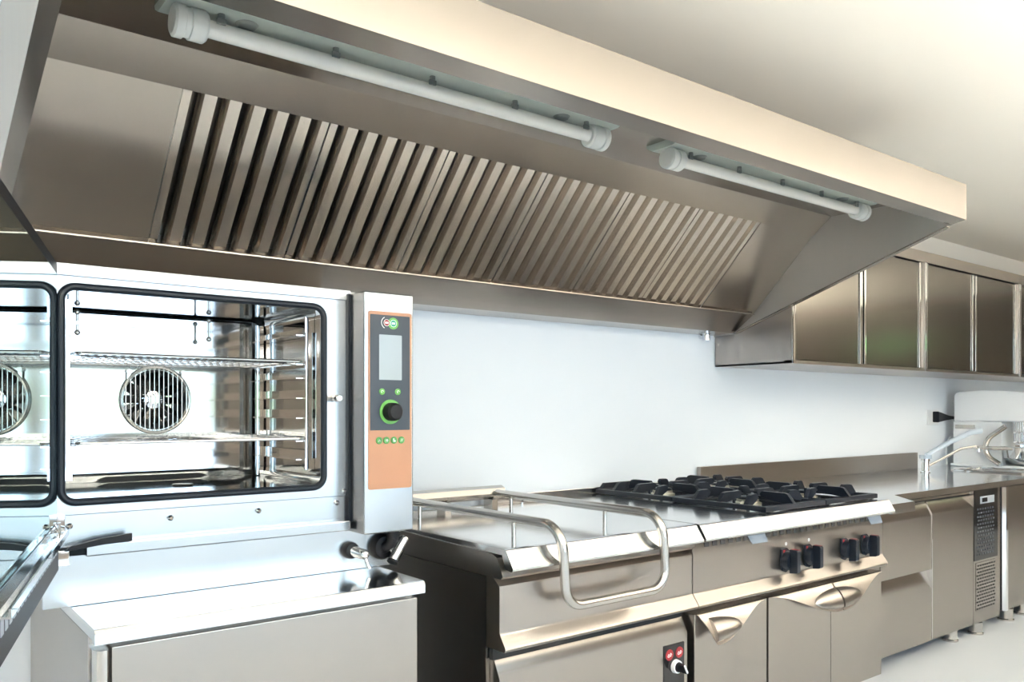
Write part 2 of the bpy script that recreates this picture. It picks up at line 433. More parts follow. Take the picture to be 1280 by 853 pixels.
fanp = part('fan', oven, 'chrome', lambda m: (m.lathe([(0, 0), (.014, 0), (.014, .25), (.03, .3), (.034, 1), (0, 1)], (.785, 2.985, 1.393), (.785, 3.05, 1.393), 24),
                                              m.lathe([(0, 0), (.085, 0), (.085, 1), (0, 1)], (.785, 3.062, 1.393), (.785, 3.066, 1.393), 32)))
for k in range(12):
    Rm = Matrix.Translation((.785, 3.03, 1.393)) @ Matrix.Rotation(2*PI*k/12, 4, 'Y') @ Matrix.Rotation(.45, 4, 'X')
    part('blade', fanp, 'tubesteel', lambda m: m.prism([(.034, .025), (.094, .018), (.096, -.03), (.060, -.034), (.034, -.012)], -.002, .002, 'Z', mat=Rm))
def guard(m):
    m.tube([(.785+.110*math.cos(2*PI*k/48), 2.965, 1.393+.112*math.sin(2*PI*k/48)) for k in range(48)], .0055, 8, True)
    for k in range(14):
        x = -.098+.196*k/13; h = math.sqrt(.108**2-x*x)
        m.tube([(.785+x, 2.962, 1.393-h), (.785+x, 2.962, 1.393+h)], .0019, 6)
    for sx in (-1, 1):
        m.cyl((.785+sx*.088, 2.974, 1.488), (.785+sx*.088, 2.960, 1.488), .008, seg=12)
        m.box(.785+sx*.088-.006, .785+sx*.088+.006, 2.964, 2.968, 1.455, 1.49)
part('fan_guard', oven, 'tubesteel', guard)
part('gasket', oven, 'rubber', lambda m: m.tube([(p[0], OY-.004, p[1]) for p in rrect(.412, 1.166, 1.110, 1.690, .036)], .0105, 10, True))
RAILZ = (1.195, 1.255, 1.33, 1.395, 1.46, 1.505, 1.60)
def railset(s_, xw, xp, xi):   # wall side, post side, inner lip
    lo, hi = min(xw, xp), max(xw, xp)
    r = part('rack_rail', oven, 'chrome', lambda m: (m.box(lo, hi, 2.524, 2.536, 1.19, 1.645, .002), m.box(lo-.004, hi+.004, 2.520, 2.532, 1.61, 1.66), m.box(lo-.004, hi+.004, 2.520, 2.532, 1.165, 1.20)))
    part('rear_post', r, 'chrome', lambda m: (m.cyl((xp, 2.945, 1.122), (xp, 2.945, 1.665), .008, seg=14), m.box(lo, hi, 2.945, 2.968, 1.122, 1.665)))
    for z in RAILZ:
        part('runner', r, 'chrome', lambda m: m.prism([(xw, z+.03), (xw, z), (xi, z), (xi, z+.003), (xw+(.003 if xi > xw else -.003), z+.003), (xw+(.003 if xi > xw else -.003), z+.03)], 2.537, 2.944, 'Y'))
railset(1, 1.153, 1.130, 1.102); railset(-1, .424, .444, .472)
def hang(m, x, y):
    m.cyl((x, y, 1.60), (x, y, 1.672), .004, seg=10); m.ball((x, y, 1.603), .009, u=12, v=8); m.ball((x, y, 1.668), .009, u=12, v=8)
part('hanger_pin', oven, 'tubesteel', lambda m: hang(m, .530, 2.90)); part('hanger_pin', oven, 'tubesteel', lambda m: hang(m, .94, 2.90))
part('lower_slot', oven, 'dark', lambda m: m.prism([(.60, 1.128), (.625, 1.121), (.93, 1.121), (.955, 1.128), (.93, 1.137), (.625, 1.137)], 2.96, 2.974, 'Y'))
part('drain_grid', oven, 'darksteel', lambda m: m.lathe([(0, 1), (.03, 1), (.034, 0)], (.80, 2.72, 1.119), (.80, 2.72, 1.123), 20))
for x, z in ((.693, 1.048), (.952, 1.049), (1.214, 1.055), (.433, 1.047), (1.239, 1.092)):
    part('screw', oven, 'chrome', lambda m: m.lathe([(0, 1), (.004, 1), (.0085, .5), (.0085, 0), (0, 0)], (x, OY+.004, z), (x, OY-.008, z), 12))
part('latch_pin', oven, 'tubesteel', lambda m: m.lathe([(0, 0), (.012, 0), (.012, .35), (.007, .4), (.007, .62), (.012, .66), (.012, .95), (.009, 1), (0, 1)], (1.200, OY, 1.396), (1.200, OY-.05, 1.396), 16))
part('door_stop', oven, 'black', lambda m: m.prism([(.415, .985), (.50, .995), (.58, .998), (.58, 1.020), (.50, 1.012), (.43, .998)], OY-.045, OY-.03, 'Y', .002))
# control column
CY = 2.37
colm = part('control_column', oven, 'ovensteel', lambda m: m.box(1.259, 1.443, CY, 2.49, .957, 1.741, .006, 3))
def plate(m, x0, x1, z0, z1, r, y0, y1): m.prism(rrect(x0, x1, z0, z1, r, 4), y0, y1, 'Y')
part('overlay', colm, 'copper', lambda m: plate(m, 1.273, 1.434, 1.101, 1.678, .008, CY-.002, CY+.002))
part('panel', colm, 'slate', lambda m: plate(m, 1.279, 1.426, 1.292, 1.667, .002, CY-.0032, CY-.001))
part('display', colm, 'display', lambda m: plate(m, 1.311, 1.395, 1.456, 1.603, .002, CY-.0042, CY-.002))
for x, z in ((1.321, 1.4175), (1.380, 1.4175)):
    def b(m):
        m.lathe([(0, 1), (.008, 1), (.0105, .6), (.0105, 0)], (x, CY-.003, z), (x, CY-.0065, z), 18); m.mi = 1
        m.tube([(x+.004*math.cos(a*PI/5), CY-.007, z+.004*math.sin(a*PI/5)) for a in range(8)], .0009, 5)
    part('button', colm, ['lime', 'mark'], b)
for k, x in enumerate((1.311, 1.338, 1.366, 1.394)):
    def b(m):
        m.lathe([(0, 1), (.010, 1), (.0118, .6), (.0118, 0)], (x, CY-.002, 1.259), (x, CY-.006, 1.259), 18); m.mi = 1
        if k == 0: m.tube([(x-.004, CY-.0065, 1.255), (x, CY-.0065, 1.262), (x+.004, CY-.0065, 1.256)], .0011, 5)
        elif k == 1:
            for a in range(3): m.tube([(x+.005*math.cos(a*PI/3), CY-.0065, 1.259+.005*math.sin(a*PI/3)), (x-.005*math.cos(a*PI/3), CY-.0065, 1.259-.005*math.sin(a*PI/3))], .0009, 5)
        elif k == 2:
            m.box(x-.004, x+.004, CY-.0068, CY-.006, 1.254, 1.259); m.box(x-.004, x-.001, CY-.0068, CY-.006, 1.259, 1.265)
        else: m.tube([(x-.004, CY-.0065, 1.254), (x-.001, CY-.0065, 1.264), (x+.001, CY-.0065, 1.254), (x+.005, CY-.0065, 1.264)], .0009, 5)
    part('button', colm, ['green', 'mark'], b)
part('knob_ring', colm, 'lime', lambda m: m.lathe([(.020, 0), (.040, 0), (.040, 1), (.024, 1)], (1.352, CY-.003, 1.352), (1.352, CY-.006, 1.352), 36))
part('knob', colm, 'black', lambda m: m.lathe([(0, 0), (.030, 0), (.030, .55), (.028, .85), (.022, 1), (0, 1.04)], (1.352, CY-.003, 1.352), (1.352, CY-.045, 1.352), 36))
def emb(m):
    x, z = 1.363, 1.641
    m.mi = 0; m.lathe([(0, 0), (.019, 0), (.019, 1), (0, 1)], (x, CY-.0030, z), (x, CY-.0042, z), 28)
    m.mi = 1; m.lathe([(0, 0), (.012, 0), (.012, 1), (0, 1)], (x, CY-.0040, z), (x, CY-.0050, z), 24)
    m.mi = 2; m.lathe([(.0105, 0), (.0118, 0), (.0118, 1), (.0105, 1)], (x, CY-.0045, z), (x, CY-.0054, z), 24)
    m.box(x-.006, x+.006, CY-.0056, CY-.005, z-.003, z+.003)
part('emblem', colm, ['lime', 'teal', 'mark'], emb)
def emr(m):
    x, z = 1.338, 1.642
    m.mi = 0; m.lathe([(0, 0), (.011, 0), (.011, 1), (0, 1)], (x, CY-.0040, z), (x, CY-.0052, z), 24)
    m.mi = 1; m.lathe([(.0098, 0), (.0110, 0), (.0110, 1), (.0098, 1)], (x, CY-.0045, z), (x, CY-.0056, z), 24)
    m.box(x-.006, x+.006, CY-.0058, CY-.0052, z-.003, z+.003)
    m.tube([(x+.019*math.cos(math.radians(a)), CY-.0045, z+.019*math.sin(math.radians(a))) for a in range(115, 246, 13)], .0012, 5)
part('emblem', colm, ['red', 'mark'], emr)
# taps below the column
def valve(m):
    x, z = 1.262, .897
    m.mi = 1; m.lathe([(0, 0), (.028, 0), (.028, .6), (.024, 1), (0, 1)], (x-.005, OY, z), (x-.005, OY-.03, z), 24)
    m.mi = 0; m.lathe([(0, 0), (.018, 0), (.018, .8), (.014, 1), (0, 1)], (x-.004, OY-.02, z), (x+.008, OY-.085, z-.006), 20)
    m.ball((x+.009, OY-.08, z-.006), .0165, u=16, v=10)
    m.tube([(x+.009, OY-.082, z-.010), (x+.016, OY-.088, z-.038), (x+.021, OY-.091, z-.052)], [.006, .0065, .008], 12)
part('drain_valve', oven, ['chrome', 'black'], valve)
def shower(m):
    x, z = 1.385, .898
    m.mi = 1; m.lathe([(0, 0), (.044, 0), (.044, .5), (.036, 1), (0, 1)], (x-.012, OY, z), (x-.012, OY-.035, z), 28)
    m.cyl((x+.012, OY-.045, z+.02), (x+.012, OY-.045, .957), .022, seg=20)
    m.tube([(x-.012, OY-.03, z), (x+.0, OY-.045, z+.008), (x+.012, OY-.05, z+.03)], .02, 14)
    m.cyl((x-.004, OY-.072, z-.04), (x-.008, OY-.074, z-.046), .019, seg=18)
    m.mi = 0; m.lathe([(0, 0), (.018, 0), (.018, .92), (.015, 1), (0, 1)], (x-.004, OY-.072, z-.04), (x+.048, OY-.062, z+.03), 22)
    m.cyl((x+.0, OY-.03, z), (x+.015, OY-.065, z-.01), .014)
part('spray_tap', oven, ['chrome', 'black'], shower)
# glass door, opened about 105 degrees, built closed then turned about its hinge
HG = Vector((.402, 2.462, 0)); DA = math.radians(-104.7)
DM = Matrix.Translation(HG) @ Matrix.Rotation(DA, 4, 'Z')
# local: x along the door width from the hinge, y = 0 outer... inner face looks to +y when closed
DW = .98
def turn(o_m): 
    for v in o_m.bm.verts: v.co = DM @ v.co
def dpart(name, parent, mats, fn):
    m = MB(); fn(m); turn(m); return obj(name, m, mats, parent)
def dframe(m):
    m.box(.0, DW, -.048, .0, 1.716, 1.748, .002)
    m.box(.0, .012, -.048, -.003, 1.062, 1.716); m.box(DW-.03, DW, -.048, -.003, 1.062, 1.716)
    m.box(.0, DW, -.048, -.008, 1.0605, 1.075)
door = dpart('door', oven, 'black', dframe)
dpart('inner_glass', door, 'glass', lambda m: m.face([(.004, .0, 1.062), (DW, .0, 1.062), (DW, .0, 1.720), (.004, .0, 1.720)]))
dpart('outer_glass', door, 'glass', lambda m: m.face([(.012, -.042, 1.065), (DW, -.042, 1.065), (DW, -.042, 1.720), (.012, -.042, 1.720)]))
def tray(m):
    m.prism([(-.045, 1.060), (.0, 1.058), (.006, 1.034), (.026, 1.034), (.026, 1.046), (.030, 1.046), (.030, 1.030), (-.045, 1.030)], .02, DW, 'X')
# the prism above lies along the door: its section is (across the glass, height)
dpart('drip_tray', door, 'mirror', tray)
def slotted(m):
    m.box(.03, DW, -.004, .006, .940, 1.0295)
    n = 19; m.mi = 1
    for i in range(n):
        a = .08+i*(DW-.12)/n; m.box(a, a+.026, .0055, .0075, .988, 1.016)
dpart('slotted_strip', door, ['black', 'pale_patch'], slotted)
def hinge(m):
    m.box(.382, .420, OY-.016, OY, 1.035, 1.08, .002); m.cyl((.402, 2.458, 1.02), (.402, 2.458, 1.06), .008)
part('hinge', oven, 'chrome', hinge)
part('lower_hinge', oven, 'chrome', lambda m: m.box(.385, .43, OY-.022, OY, .945, .985, .004))

# wire racks in the oven
def rack(z, label):
    m = MB()
    xa, xb, ya, yb = .459, 1.115, 2.515, 2.965
    m.tube(fillet([(xa+.2, ya, z), (xb, ya, z), (xb, yb, z), (xa, yb, z), (xa, ya, z), (xa+.2, ya, z)], .015, 4), .0042, 8)
    n = 27
    for i in range(1, n):
        x = xa+(xb-xa)*i/n; m.tube([(x, ya, z+.003), (x, yb, z+.003)], .0018, 6)
    for y in (2.58, 2.645, 2.71, 2.775, 2.84, 2.905): m.tube([(xa, y, z-.004), (xb, y, z-.004)], .0026, 6)
    return tag(obj('wire_rack', m, 'chrome', origin=((xa+xb)/2, (ya+yb)/2, z)), label, 'oven rack', 'wire racks in the oven')
rack(1.5155, 'chrome wire rack on the upper runners inside the open oven')
rack(1.2655, 'chrome wire rack on the lower runners inside the oven, below the fan')

# ------------------------------------------------------------------ bratt pan
PX0, PX1 = 1.56, 2.482
pan = thing('tilting_pan', 'steel tilting pan cooker with closed lid and looped tube handle', 'cooker', (2.02, 2.6, FZ))
part('casing', pan, 'steel_v', lambda m: m.box(PX0, PX1, 2.122, 3.13, .06, .826))
def rim(m):
    m.prism([(3.08, .829), (3.08, .918), (2.09, .903), (2.066, .893), (2.055, .875), (2.035, .838), (2.045, .829)], PX0+.001, PX1-.002)
part('pan_rim', pan, 'steel', rim)
LIP = [(3.0, .905), (3.0, .925), (2.036, .925), (2.026, .921), (1.99, .868), (1.992, .861), (2.0, .858), (2.03, .862), (2.045, .905)]
part('backguard', pan, 'top', lambda m: m.box(2.275, PX1-.002, 3.085, 3.135, .90, .957, .006))
lid = part('lid', pan, 'top', lambda m: m.prism(LIP, PX0+.006, PX1-.004))
def loop(m):
    p = [(1.745, 2.90, .988), (1.75, 1.972, .988), (1.77, 1.972, .725), (2.245, 1.972, .725), (2.225, 1.972, .988), (2.215, 2.93, .988)]
    m.tube(fillet(p, [.085, .07, .07, .085], 8), .0165, 14)
part('handle', lid, 'tubesteel', loop)
for x, y in ((1.745, 2.82), (1.75, 2.22), (2.216, 2.83), (2.224, 2.26)):
    part('post', lid, 'tubesteel', lambda m: m.cyl((x, y, .926), (x, y, .975), .008, seg=12))
def hcov(m):
    m.prism([(2.935, .985), (2.945, 1.008), (2.97, 1.018), (3.0, 1.012), (3.015, .99), (3.015, .955), (2.99, .955), (2.94, .972)], PX0+.01, 2.27)
    for x in (1.75, 1.95, 2.2): m.box(x, x+.03, 2.945, 3.01, .925, .958)
part('hinge_cover', pan, 'tubesteel', hcov)
PROF = [(2.12, .604), (2.12, .842), (2.10, .842), (2.052, .806), (2.05, .80), (2.05, .662), (2.046, .652), (2.022, .620), (2.020, .612), (2.026, .604)]
part('front_panel', pan, 'steel', lambda m: m.prism(PROF, PX0+.0, PX1-.001))
lp = part('lower_panel', pan, 'steel_v', lambda m: m.prism([(2.12, .562), (2.098, .562), (2.07, .508), (2.07, .07), (2.12, .07)], 1.575, 2.476))
part('panel_gap_shade', pan, 'dark', lambda m: m.box(PX0+.01, PX1-.01, 2.10, 2.118, .562, .604))  # dark bar standing in for the shade between the two panels
cp = part('control_plate', lp, 'gloss', lambda m: m.box(2.342, 2.456, 2.067, 2.0705, .10, .476))
for x, z in ((2.371, .440), (2.427, .441)):
    def ind(m):
        m.lathe([(0, 1), (.021, 1), (.021, 0)], (x, 2.067, z), (x, 2.0655, z), 24); m.mi = 1
        m.tube([(x-.011, 2.065, z-.006), (x-.006, 2.065, z+.004), (x, 2.065, z-.002), (x+.006, 2.065, z+.006), (x+.011, 2.065, z)], .0016, 5)
        m.tube([(x-.008, 2.065, z-.008), (x+.009, 2.065, z-.003)], .0014, 5)
    part('indicator', lp, ['red', 'mark'], ind)
def pk(m):
    x, z = 2.405, .392
    m.mi = 1; m.lathe([(0, 0), (.026, 0), (.024, 1), (0, 1)], (x, 2.067, z), (x, 2.052, z), 24)
    m.mi = 0; m.lathe([(0, 0), (.019, 0), (.017, 1), (0, 1)], (x, 2.053, z), (x, 2.04, z), 20)
    R = Matrix.Translation((x, 2.03, z)) @ Matrix.Rotation(-.5, 4, 'Y')
    m.box(-.006, .006, -.014, .012, -.020, .020, .003, mat=R); m.mi = 1
    m.box(-.0035, .0035, -.016, -.0135, -.018, .019, mat=R)
part('knob', lp, ['black', 'mark'], pk)
for x in (1.62, 2.42):
    for y in (2.2, 3.05): part('leg', pan, 'tubesteel', lambda m: m.cyl((x, y, FZ), (x, y, .06), .03))

# ------------------------------------------------------------------ gas range
RX0, RX1 = 2.486, 3.9
rng = thing('gas_range', 'steel gas range with four black burner grates beside the tilting pan', 'stove', (3.19, 2.6, FZ))
part('casing', rng, 'steel_v', lambda m: m.box(RX0, RX1, 2.122, 3.08, .06, .90))
LIPR = [(3.09, .902), (3.09, .925), (2.026, .925), (2.016, .921), (1.986, .872), (1.988, .864), (1.996, .861), (2.03, .864), (2.045, .902)]
part('hob_top', rng, 'top', lambda m: m.prism(LIPR, RX0, RX1+.003))
part('backguard', rng, 'top', lambda m: m.box(RX0+.002, 3.84, 3.092, 3.135, .90, .958, .006))
def cpan(m):
    m.prism([(2.12, .604), (2.12, .858), (2.062, .858), (2.05, .80), (2.05, .662), (2.046, .652), (2.022, .620), (2.020, .612), (2.026, .604)], RX0, RX1)
    m.mi = 1
    n = 26
    for i in range(n):
        a = 2.56+i*(3.86-2.56)/n
        m.box(a, a+.028, 2.0540, 2.0600, .826, .843)
M['slot'] = pmat('vent_slot_shadow', (0.09, 0.08, 0.07), 0.6)
cpn = part('control_panel', rng, ['steel', 'slot'], cpan)
for xa in (2.826, 3.764):  # window reflections in the bevel, put in as pale plates
    part('pale_patch', cpn, 'pale_patch', lambda m: m.prism([(xa, .845), (xa+.118, .845), (xa+.142, .808), (xa+.035, .808)], 2.050, 2.0515, 'Y'))
part('end_trim', rng, 'dark', lambda m: m.prism([(2.13, .62), (2.13, .85), (2.07, .85), (2.056, .80), (2.056, .66)], RX1+.0005, RX1+.004))
def rknob(x, z, mark):
    def dial(m):
        m.prism([(x-.034, z+.050), (x+.008, z+.052), (x+.034, z+.034), (x+.040, z), (x+.030, z-.036), (x, z-.052), (x-.026, z-.042), (x-.036, z-.012)], 2.040, 2.0495, 'Y', .003)
        m.mi = 1; m.box(x-.024, x-.012, 2.0392, 2.0402, z+.034, z+.045)
        m.mi = 2
        for a in range(4):
            an = math.radians(75-a*50)*-1+PI
            m.lathe([(0, 1), (.0035, 1), (.0035, 0)], (x+.030*math.cos(an)*.9, 2.0402, z+.036*math.sin(an)), (x+.030*math.cos(an)*.9, 2.0392, z+.036*math.sin(an)), 8)
    k = part('knob', rng, ['iron', 'red', 'mark'], dial)
    def grip(m):
        m.lathe([(0, 0), (.040, 0), (.040, .7), (.036, 1), (0, 1)], (x+.003, 2.041, z), (x+.003, 2.016, z), 28)
        m.prism([(2.020, -.052), (1.988, -.048), (1.981, -.042), (1.981, .044), (1.988, .050), (2.020, .050)], x-.011, x+.015, 'X', .003, mat=Matrix.Translation((0, 0, z)))
        m.mi = 1; m.box(x-.005, x+.009, 1.984, 2.016, z+.0495, z+.0512)
    part('grip', k, ['iron', 'red'], grip)
    if mark: part('dial_mark', cpn, 'mark', lambda m: m.lathe([(0, 1), (.008, 1), (.008, 0)], (x+.01, 2.05, z+.068), (x+.01, 2.0488, z+.068), 14))
rknob(3.085, .718, 1); rknob(3.258, .718, 1); rknob(3.553, .717, 0); rknob(3.735, .718, 0)
# doors and their sculpted pulls
def rdoor(x0, x1):
    return part('door', rng, 'steel_v', lambda m: m.box(x0, x1, 2.052, 2.12, .07, .574, .003))
def pullY(z): return 2.048-.062*max(0, min(1, (.576-z)/.125))**0.8
def pull(parent, poly, bump):
    def f(m):
        # fill the outline with a fan of strips between top line and lower curve
        top, low = poly; n = len(low); K = 6
        F, B = [], []
        for i in range(n):
            rowF, rowB = [], []
            for k in range(K+1):
                t = k/K; x = top[i][0]+(low[i][0]-top[i][0])*t; z = top[i][1]+(low[i][1]-top[i][1])*t
                y = pullY(z); bx, bz, br, bh = bump
                dd = math.hypot((x-bx)/br, (z-bz)/bh)
                rowF.append(m.bm.verts.new((x, y, z))); rowB.append(m.bm.verts.new((x, y+.006, z)))
            F.append(rowF); B.append(rowB)
        fs = []
        for i in range(n-1):
            for k in range(K):
                fs.append(m.bm.faces.new((F[i][k], F[i+1][k], F[i+1][k+1], F[i][k+1]))); fs.append(m.bm.faces.new((B[i][k], B[i][k+1], B[i+1][k+1], B[i+1][k])))
            for k in (0, K): fs.append(m.bm.faces.new((F[i][k], B[i][k], B[i+1][k], F[i+1][k])))
        for i in (0, n-1):
            for k in range(K): 
                if (F[i][k].co-F[i][k+1].co).length > 1e-5: fs.append(m.bm.faces.new((F[i][k], F[i][k+1], B[i][k+1], B[i][k])))
        m._new(fs)
        bx, bz, br, bh, sgn = (*bump, parent['_s'])
        # half almond scoop cut straight at the door edge
        U, V = 14, 12; rows = []
        for u in range(U+1):
            a = u/U; x = bx+sgn*br*a; hh = bh*math.sqrt(max(0.0, 1-a**1.7))+.0004
            row = []
            for v in range(V+1):
                b_ = -1+2*v/V; z = bz+hh*b_
                row.append(m.bm.verts.new((x, pullY(z)-.0005-.020*math.sqrt(max(0, 1-b_*b_))*math.sqrt(max(0, 1-a**2)), z)))
            rows.append(row)
        m._new([m.bm.faces.new((rows[u][v], rows[u+1][v], rows[u+1][v+1], rows[u][v+1])) for u in range(U) for v in range(V)])
        m._new([m.bm.faces.new(rows[0])])
    mb2 = MB(); f(mb2)
    bmesh.ops.remove_doubles(mb2.bm, verts=mb2.bm.verts, dist=1e-5)
    del parent['_s']
    return obj('handle', mb2, 'steel', parent, sharp=40)
def curve_pts(xe, xc, n=16):
    # from the far top corner (xe) sweeping down to the low point near xc
    top, low = [], []
    for i in range(n+1):
        t = i/n; x = xe+(xc-xe)*t
        top.append((x, .572)); low.append((x, .572-.112*(0.5-0.5*math.cos(PI*min(1, t*1.0)))**0.85-.0005))
    return top, low
dl = rdoor(2.498, 2.962); dl['_s'] = 1
t_, l_ = curve_pts(2.935, 2.566); t_ = t_+[(2.560, .572), (2.540, .572), (2.508, .572)]; l_ = l_+[(2.560, .466), (2.540, .522), (2.508, .5705)]
pull(dl, (t_, l_), (2.558, .514, .18, .042))
d1 = rdoor(2.974, 3.448); d1['_s'] = -1
t_, l_ = curve_pts(2.99, 3.444); pull(d1, (t_, l_), (3.443, .513, .185, .042))
d2 = rdoor(3.451, 3.898); d2['_s'] = 1
t_, l_ = curve_pts(3.888, 3.454); pull(d2, (t_, l_), (3.455, .513, .18, .042))
# burner tray, burners, grates
def grate(x0, x1, y0, y1, back):
    def f(m):
        z0, z1, b = .929, .951, .03
        m.box(x0, x1, y0, y0+b, z0, z1, .004); m.box(x0, x1, y1-b, y1, z0, z1, .004)
        m.box(x0, x0+b, y0+b*.5, y1-b*.5, z0, z1, .004); m.box(x1-b, x1, y0+b*.5, y1-b*.5, z0, z1, .004)
        cx, cy = (x0+x1)/2, (y0+y1)/2
        def fin(px, py, qx, qy, th=.021, h0=.946, ht=.992):
            L = math.hypot(qx-px, qy-py); a = math.atan2(qy-py, qx-px)
            R = Matrix.Translation((px, py, 0)) @ Matrix.Rotation(a, 4, 'Z')
            m.prism([(0, h0-.006), (0, h0), (.035, ht-.004), (.05, ht), (L-.012, ht), (L, ht-.012), (L-.01, .962), (.05, h0), (.03, h0-.006)], -th/2, th/2, 'Y', .002, mat=R)
        fin(x0+.008, cy, cx-.055, cy); fin(x1-.008, cy, cx+.055, cy)
        fin(cx, y0+.008, cx, cy-.07); fin(cx, y1-.008, cx, cy+.07)
        for sx in (-1, 1):
            for sy in (-1, 1):
                fin(cx+sx*(x1-x0)*.5-sx*.01, cy+sy*(y1-y0)*.28, cx+sx*.115, cy+sy*(y1-y0)*.25)
        for sx in (-1, 1):
            for sy in (-1, 1): m.box(x0+.03 if sx < 0 else x1-.045, x0+.045 if sx < 0 else x1-.03, y0+.006 if sy < 0 else y1-.02, y0+.02 if sy < 0 else y1-.006, .926, .930)
        if back: m.prism([(x0+.02, .948), (x1-.1, .948), (x1-.13, .979), (x0+.05, .979)], y1-.018, y1, 'Y', .002)
    return part('burner_grate', rng, 'iron', f)
GX = ((2.962, 3.414), (3.418, 3.872)); GY = ((2.056, 2.566), (2.570, 3.078))
for i, gx in enumerate(GX):
    for j, gy in enumerate(GY):
        grate(*gx, *gy, j == 1 and i == 0)
        cx, cy = sum(gx)/2, sum(gy)/2
        bn = part('burner', rng, 'brass', lambda m: (m.lathe([(0, 0), (.062, 0), (.062, .35), (.05, .5), (.05, .9), (.046, 1), (0, 1)], (cx, cy, .9255), (cx, cy, .951), 32),
                                                     m.tube([(cx-.09, cy-.02, .934), (cx-.05, cy-.01, .94)], .006, 8)))
        part('burner_cap', bn, 'iron', lambda m: m.lathe([(0, 0), (.047, 0), (.049, .5), (.042, 1), (0, 1.1)], (cx, cy, .951), (cx, cy, .963), 28))
        part('igniter', bn, 'iron', lambda m: m.cyl((cx-.075, cy+.02, .926), (cx-.075, cy+.02, .985), .007, seg=10)); part('flame_probe', bn, 'iron', lambda m: m.cyl((cx-.06, cy-.045, .926), (cx-.06, cy-.045, .980), .008, seg=10))
for x in (2.56, 3.83):
    for y in (2.2, 3.0): part('leg', rng, 'tubesteel', lambda m: m.cyl((x, y, FZ), (x, y, .06), .03))

# ------------------------------------------------------------------ worktop
wt = thing('worktop', 'long steel worktop with low backsplash running from stove to mixer', 'worktop', (5.9, 2.65, .865))
SX0, SX1, SY0, SY1 = 6.42, 6.84, 2.34, 2.82
def wtop(m):
    m.prism([(3.906, 2.005), (4.130, 2.005), (4.355, 2.222), (SX0, 2.222), (SX0, 3.14), (3.906, 3.14)], .864, .90, 'Z')
    m.box(3.906, 4.135, 2.003, 2.02, .852, .899)
    m.box(SX1, 7.38, 2.222, 3.14, .864, .90); m.box(SX0, SX1, 2.222, SY0, .864, .90); m.box(SX0, SX1, SY1, 3.14, .864, .90)
part('slab', wt, 'top', wtop)
part('backsplash', wt, 'steel', lambda m: m.box(3.845, 6.475, 3.115, 3.14, .90, 1.023, .002))
def basin(m):
    m.box(SX0, SX1, SY0, SY1, .8655, .870)
    m.tube([(p[0], p[1], .902) for p in rrect(SX0-.01, SX1+.01, SY0-.01, SY1+.01, .03)], .010, 8, True)
part('sink_basin', wt, 'chrome', basin)

# tap on worktop
tap = thing('lever_tap', 'chrome sink tap with thin spout and long pale elbow lever', 'tap', (6.08, 2.87, .90))
def tb(m):
    m.lathe([(0, 0), (.034, 0), (.034, .05), (.026, .1), (.026, .8), (.03, .84), (.03, 1), (0, 1)], (6.08, 2.87, .9005), (6.08, 2.87, 1.0), 24)
part('body', tap, 'chrome', tb)
part('spout', tap, 'chrome', lambda m: (m.tube(fillet([(6.09, 2.87, .94), (6.40, 2.76, 1.07), (6.53, 2.71, 1.085), (6.55, 2.70, 1.055)], [.2, .02], 6), .011, 12), m.cyl((6.548, 2.701, 1.068), (6.549, 2.70, 1.043), .015)))
part('lever', tap, 'palelever', lambda m: (m.lathe([(0, 0), (.042, 0), (.042, 1), (0, 1)], (6.08, 2.87, 1.001), (6.08, 2.87, 1.028), 24), m.tube([(6.09, 2.87, 1.025), (6.32, 2.80, 1.12), (6.50, 2.74, 1.185), (6.60, 2.71, 1.20)], [.016, .019, .02, .024], 12)))

# ------------------------------------------------------------------ refrigerated counter
fr = thing('refrigerated_counter', 'undercounter steel fridge with two drawers, one door and a black control panel', 'fridge', (4.85, 2.65, FZ))
def fbody(m):
    m.box(3.93, 5.775, 2.296, 3.12, .025, .863)
    m.box(3.93, 4.255, 2.25, 2.296, .03, .75)
part('cabinet_body', fr, 'steel', fbody)
def front(z0, z1, x0, x1, deep=.07, lean=.035):
    def f(m): m.prism([(2.294, z0), (2.25, z0), (2.25, z1-deep), (2.25+lean, z1), (2.294, z1)], x0, x1)
    return f
d = part('drawer', fr, 'steel_v', front(.440, .815, 4.262, 4.842)); d2_ = part('drawer', fr, 'steel_v', front(.028, .425, 4.262, 4.842, .10))
part('door', fr, 'steel_v', front(.030, .825, 4.848, 5.385))
part('side_edge', fr, 'chrome', lambda m: m.prism([(2.296, .03), (2.247, .03), (2.247, .745), (2.286, .815), (2.296, .815)], 4.842, 4.8475))
part('drawer_gap_shade', fr, 'dark', lambda m: (m.box(4.262, 5.385, 2.29, 2.2955, .826, .8625), m.box(4.262, 4.842, 2.290, 2.2955, .425, .440)))  # dark strips painting the shade in the gaps above and between fronts
part('rail', fr, 'tubesteel', lambda m: m.box(4.15, 5.385, 2.262, 2.29, .838, .852))
pn = part('control_panel', fr, ['steel_v', 'gloss'], lambda m: (m.box(5.388, 5.775, 2.25, 2.296, .030, .862), setattr(m, 'mi', 1), m.box(5.392, 5.735, 2.2475, 2.2502, .42, .858)))
dp = part('display', pn, 'pale_patch', lambda m: m.box(5.474, 5.678, 2.2455, 2.2475, .77, .815))
part('readout', dp if False else pn, 'gloss', lambda m: (m.box(5.50, 5.575, 2.2445, 2.2455, .779, .806), setattr(m, 'mi', 0)))
def grille(m):
    m.mi = 0; m.box(5.42, 5.698, 2.2478, 2.2502, .108, .405)
    m.mi = 1
    for r in range(14):
        for c in range(8):
            a = 5.428+c*.0335+(.012 if r % 2 else 0); z = .115+r*.0205
            m.box(a, a+.022, 2.2468, 2.248, z, z+.009)
part('grille', pn, ['steel_v', 'dark'], grille)
